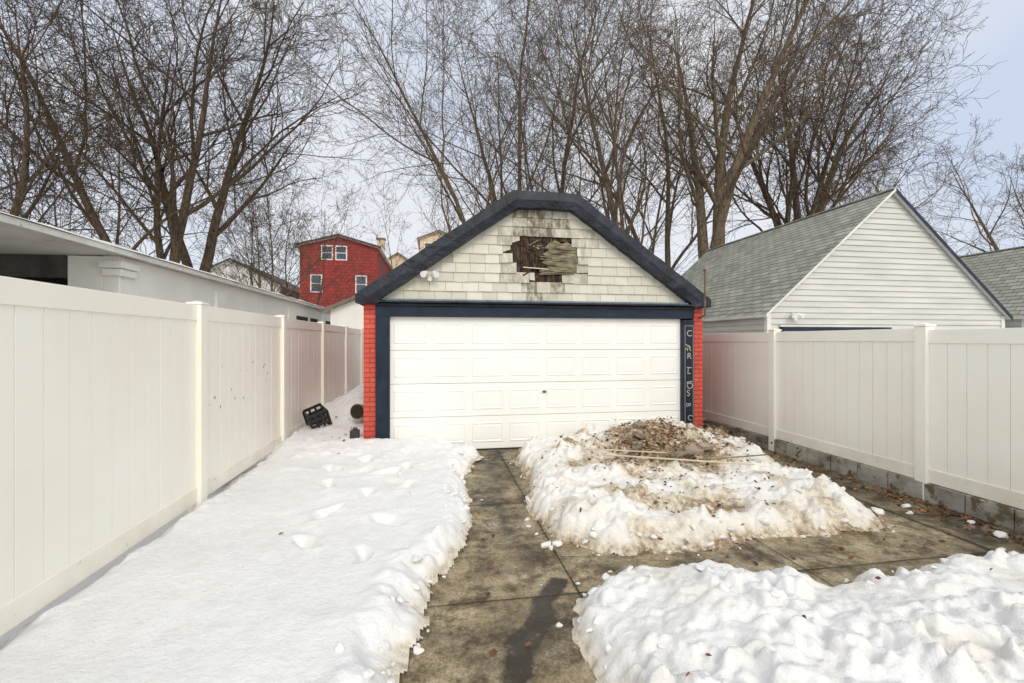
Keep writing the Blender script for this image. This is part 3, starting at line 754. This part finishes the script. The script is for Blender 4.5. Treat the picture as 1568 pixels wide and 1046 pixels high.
# ---------------------------------------------------------------- background houses
def house(name,x0,x1,y0,y1,eave,ridge,wx,wy,roof,wins,sidewins=(),chimney=None):
    root=empty(name); cx=(x0+x1)/2
    b=MB()
    b.poly([(x0,y0,0),(x1,y0,0),(x1,y0,eave),(cx,y0,ridge),(x0,y0,eave)],wx)
    b.poly([(x1,y1,0),(x0,y1,0),(x0,y1,eave),(cx,y1,ridge),(x1,y1,eave)],wx)
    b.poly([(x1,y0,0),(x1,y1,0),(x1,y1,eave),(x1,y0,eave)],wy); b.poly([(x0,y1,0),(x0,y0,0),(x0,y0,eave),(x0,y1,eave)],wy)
    b.build('walls',root)
    r=MB(); o=.35
    for sg in(-1,1):
        ex=cx+sg*((x1-x0)/2+o); ez=eave-o*(ridge-eave)/((x1-x0)/2)
        A=[(ex,y0-o,ez),(cx,y0-o,ridge),(cx,y1+o,ridge),(ex,y1+o,ez)]; U=[(p[0],p[1],p[2]+.2) for p in A]
        r.poly(U,roof); r.poly(A,'white'); r.poly([A[0],A[1],U[1],U[0]],roof); r.poly([A[0],A[3],U[3],U[0]],'white')
    r.build('roof',root)
    w=MB()
    for (wx_,wz,ww,wh) in wins:
        w.box(wx_-ww/2-.1,wx_+ww/2+.1,y0-.08,y0-.002,wz-.1,wz+wh+.1,'white')
        w.box(wx_-ww/2,wx_+ww/2,y0-.10,y0-.01,wz,wz+wh/2-.04,'glass'); w.box(wx_-ww/2,wx_+ww/2,y0-.10,y0-.01,wz+wh/2+.04,wz+wh,'glass')
    for (wy_,wz,ww,wh) in sidewins:
        w.box(x1+.002,x1+.08,wy_-ww/2-.1,wy_+ww/2+.1,wz-.1,wz+wh+.1,'white'); w.box(x1+.01,x1+.1,wy_-ww/2,wy_+ww/2,wz,wz+wh,'glass')
    if w.v: w.build('windows',root)
    if chimney:
        c=MB(); c.box(chimney[0]-.35,chimney[0]+.35,chimney[1]-.35,chimney[1]+.35,eave,chimney[2],'beige'); c.box(chimney[0]-.45,chimney[0]+.45,chimney[1]-.45,chimney[1]+.45,chimney[2]+.002,chimney[2]+.15,'stone'); c.build('chimney',root)
    return root
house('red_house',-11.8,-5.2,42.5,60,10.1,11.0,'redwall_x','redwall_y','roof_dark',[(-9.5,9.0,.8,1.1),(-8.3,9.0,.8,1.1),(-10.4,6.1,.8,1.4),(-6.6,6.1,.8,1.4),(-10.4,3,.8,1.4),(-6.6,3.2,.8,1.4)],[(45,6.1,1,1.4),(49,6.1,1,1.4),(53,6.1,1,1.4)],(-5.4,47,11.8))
house('brown_roof_house',-7.6,-3.0,66,74,12.5,14.0,'beige','redwall_y','brownroof',[(-6,10,1,1.5)])
house('beige_house',-1.8,2.6,54,66,13.6,14.5,'beige','beige','brownroof',[(-.8,12.0,.9,1.1),(.6,12.0,.9,1.1)])
house('pale_house',-23,-14.5,46,60,7.0,9.2,'palewall','palewall','roof_dark',[(-20,5,1,1.5),(-17,5,1,1.5)],[(50,5,1,1.5)])
house('pale_house',-36,-26.5,48,60,7.0,9.4,'palewall','palewall','brownroof',[(-31,5.5,1,1.5)])
house('pale_house',14,24,58,70,6.5,9.0,'palewall','palewall','roof_dark',[(18,5,1,1.5)])
house('pale_house',30,42,52,64,6.0,8.5,'palewall','palewall','brownroof',[(36,4,1,1.5)])

# ---------------------------------------------------------------- bare trees
class Tubes:
    def __init__(s): s.V=[];s.F=[];s.n=0
    def add(s,pts,rad,k):
        d=(pts[1]-pts[0]).normalized(); u=d.orthogonal().normalized()
        n=len(pts)
        for i,p in enumerate(pts):
            if i<n-1: d=(pts[i+1]-p).normalized()
            u=(u-d*u.dot(d)); u.normalize(); w=d.cross(u)
            for j in range(k):
                a=2*math.pi*j/k; c=math.cos(a)*rad[i]; q=math.sin(a)*rad[i]
                s.V.append((p.x+u.x*c+w.x*q,p.y+u.y*c+w.y*q,p.z+u.z*c+w.z*q))
            if i:
                b0=s.n+(i-1)*k;b1=s.n+i*k
                for j in range(k):
                    j2=(j+1)%k; s.F.append((b0+j,b0+j2,b1+j2,b1+j))
        s.n+=n*k
def grow(T,rg,p,d,L,r,lev,P):
    nseg=P['seg'][lev]; step=L/nseg; pts=[p.copy()];rad=[r]; dirs=[d.copy()]
    wig=P['wig'][lev]; trop=P['trop'][lev]
    rend=max(P['rmin'],r*P['tap'][lev])
    d=d.copy(); bend=Vector((rg.gauss(0,1),rg.gauss(0,1),0))*P['bend'][lev]
    for i in range(nseg):
        d+=Vector((rg.gauss(0,wig),rg.gauss(0,wig),rg.gauss(0,wig)+trop))+bend; d.normalize()
        p=p+d*step; pts.append(p); dirs.append(d.copy()); rad.append(max(P['rmin'],r+(rend-r)*((i+1)/nseg)))
    T.add(pts,rad,P['sides'][lev])
    if lev>=P['max']: return
    nc=P['n'][lev]; t0=P['t0'][lev]; az=rg.uniform(0,6.28)
    nc=max(1,int(nc*rg.uniform(.8,1.2)))
    for c in range(nc):
        t=t0+(1-t0)*((c+rg.random()*.8)/nc); f=t*nseg; i=min(nseg-1,int(f)); q=pts[i].lerp(pts[i+1],f-i); dd=dirs[min(i+1,nseg)]
        az+=2.4+rg.uniform(-.5,.5); u=dd.orthogonal().normalized(); u=Matrix.Rotation(az,3,dd)@u
        ang=P['ang'][lev]*rg.uniform(.65,1.3)
        nd=(dd*math.cos(ang)+u*math.sin(ang)).normalized()
        ll=L*P['lr'][lev]*(1.2-.65*t)*rg.uniform(.7,1.25)
        rr=min(rad[i]*.8,max(P['rmin'],rad[i]*P['rr'][lev]*rg.uniform(.75,1.2)))
        grow(T,rg,q,nd,ll,rr,lev+1,P)
def tree(name,px,Y,H,r,seed,lean=(0,0),stems=1,spread=.35,dens=1.0,mat='bark',trop=.04,z0=0,lr0=.5,ang0=.7,fork=0.0):
    X=(px-784)/697*Y; x,y=cam2w(X,Y); rg=random.Random(seed); T=Tubes()
    P=dict(seg=[16,11,8,5,3],wig=[.045,.08,.12,.16,.2],bend=[.012,.03,.04,.04,0],trop=[.025,trop,trop*.8,.02,.0],tap=[.07,.10,.15,.35,.6],rmin=.0062,
      sides=[8,5,4,3,3],max=4,n=[int(16*dens),int(10*dens),int(7*dens),5],t0=[.18,.15,.12,.1],ang=[ang0,.72,.75,.75],lr=[lr0,.5,.48,.5],rr=[.52,.52,.55,.6])
    base=Vector((x,y,z0-.2))
    dx,dy=cam2w(lean[0],lean[1])
    if fork>0:
        top=base+Vector((dx*fork*.4,dy*fork*.4,fork)); T.add([base,base.lerp(top,.5)+Vector((.03,0,0)),top],[r*1.25,r*1.05,r],10); base=top
    for s in range(stems):
        a=2*math.pi*s/stems+rg.uniform(-.5,.5)
        sp=(spread if stems>1 else 0)*rg.uniform(.7,1.2)
        d=Vector((dx+math.cos(a)*sp,dy+math.sin(a)*sp,1)).normalized()
        hh=H*rg.uniform(.85,1.0) if s else H
        P2=dict(P)
        if stems>1: P2['n']=[int(13*dens),int(9*dens),int(7*dens),5]
        rs=r*(.72 if stems>1 else 1)*(rg.uniform(.7,1) if s else 1)
        off=Vector((math.cos(a)*r*.35,math.sin(a)*r*.35,-.1)) if stems>1 else Vector((0,0,0))
        grow(T,rg,base+off,d,hh-fork,rs,0,P2)
    return npmesh(name,T.V,T.F,mat,smooth=True)
tree('bare_tree',268,17,16,.30,11,(-.24,0),3,.26,1.0,trop=.02,fork=2.2,lr0=.55)
tree('bare_tree',303,18.5,16.5,.30,12,(-.02,0),2,.16,1.0,fork=4.0,trop=.03)
tree('bare_tree',-40,14,12,.22,13,(.02,0),3,.35,1.0,trop=-.01,fork=2.5,lr0=.6,ang0=.9)
tree('bare_tree',120,24,15,.2,23,(-.1,0),2,.3,.9,trop=.02,lr0=.55)
tree('bare_tree',405,22,9.5,.12,14,(.02,0),3,.28,.85,'bark2')
tree('bare_tree',455,25,10,.12,15,(.1,0),2,.25,.85,'bark2')
tree('bare_tree',778,20,18.0,.27,16,(-.10,0),2,.16,1.0,'bark2',.045,ang0=.6)
tree('bare_tree',822,22,19,.28,17,(.02,0),2,.12,.95,'bark2',.05,ang0=.6)
tree('bare_tree',985,19,17.5,.22,18,(-.04,0),1,.1,1.1,'bark2',.05,ang0=.6)
tree('bare_tree',1035,23,19,.30,19,(-.02,0),2,.12,.95,'bark2',.05,ang0=.6)
tree('bare_tree',1083,17.5,17.5,.38,20,(.06,0),3,.24,.95,'bark2',.035,fork=4.3)
tree('bare_tree',1165,20,17,.25,21,(.28,0),2,.14,1.0,'bark',.04,fork=2)
tree('bare_tree',1228,22,18,.36,22,(.05,0),3,.26,.95,'bark2',.035,fork=5)
tree('bare_tree',1330,24,15,.22,24,(.14,0),2,.3,.9,'bark2',.03)
tree('bare_tree',1590,26,14.5,.26,25,(.0,0),3,.35,.85,'bark2',.02,fork=3)
tree('bare_tree',640,34,13,.15,26,(.02,0),2,.3,.7,'bark2')
tree('bare_tree',920,32,17,.2,27,(.02,0),2,.2,.75,'bark2')

# ---------------------------------------------------------------- world, sun, camera
SUN_EL=R(38); SUN_AZ=R(172)
w=bpy.data.worlds.new('World'); scene.world=w; w.use_nodes=True; nt=w.node_tree; nt.nodes.clear()
out=nt.nodes.new('ShaderNodeOutputWorld'); bg=nt.nodes.new('ShaderNodeBackground'); nt.links.new(bg.outputs[0],out.inputs[0])
sky=nt.nodes.new('ShaderNodeTexSky'); sky.sky_type='NISHITA'; sky.sun_disc=False; sky.sun_elevation=SUN_EL; sky.sun_rotation=SUN_AZ; sky.air_density=1.0; sky.dust_density=2.0
tc=nt.nodes.new('ShaderNodeTexCoord'); mp=nt.nodes.new('ShaderNodeMapping'); mp.inputs['Scale'].default_value=(1,1,2.2); nt.links.new(tc.outputs['Generated'],mp.inputs[0])
nf=noise_n(nt,mp.outputs[0],1.5,4,.5)
cloud=mix(nt,ramp(nt,nf,[(.38,(0,0,0)),(.62,(1,1,1))]),(5.0,5.7,7.0),(6.8,6.9,7.2))
bgc=mix(nt,.9,sky.outputs[0],cloud)
# extra brightness and warmth added to the unseen sky behind the viewer, for fences
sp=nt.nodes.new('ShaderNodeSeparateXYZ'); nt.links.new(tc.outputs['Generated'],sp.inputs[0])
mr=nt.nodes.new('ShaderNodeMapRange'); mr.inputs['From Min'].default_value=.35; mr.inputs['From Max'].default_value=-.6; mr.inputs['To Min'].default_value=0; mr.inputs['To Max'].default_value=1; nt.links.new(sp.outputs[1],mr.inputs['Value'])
back_fill=mix(nt,mr.outputs[0],(1,1,1),(1.9,1.81,1.62)); 
bgc=mix(nt,1.0,bgc,back_fill,'MULTIPLY')
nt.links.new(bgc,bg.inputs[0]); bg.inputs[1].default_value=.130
sd=bpy.data.lights.new('sun','SUN'); sd.energy=1.1; sd.angle=R(24); sd.color=(1,.93,.83)
so=bpy.data.objects.new('sun',sd); COL.objects.link(so)
dv=Vector((math.sin(SUN_AZ)*math.cos(SUN_EL),math.cos(SUN_AZ)*math.cos(SUN_EL),math.sin(SUN_EL)))
so.rotation_euler=dv.to_track_quat('Z','Y').to_euler(); so.location=(0,0,30)
cd=bpy.data.cameras.new('camera'); cd.lens=16; cd.sensor_width=36; cd.clip_start=.05; cd.clip_end=900
co_=bpy.data.objects.new('camera',cd); COL.objects.link(co_); co_.location=(0,0,1.77); co_.rotation_euler=(R(90),0,-YAW); cd.shift_y=-.001
scene.camera=co_
scene.view_settings.view_transform='Standard'; scene.view_settings.look='None'; scene.view_settings.exposure=0
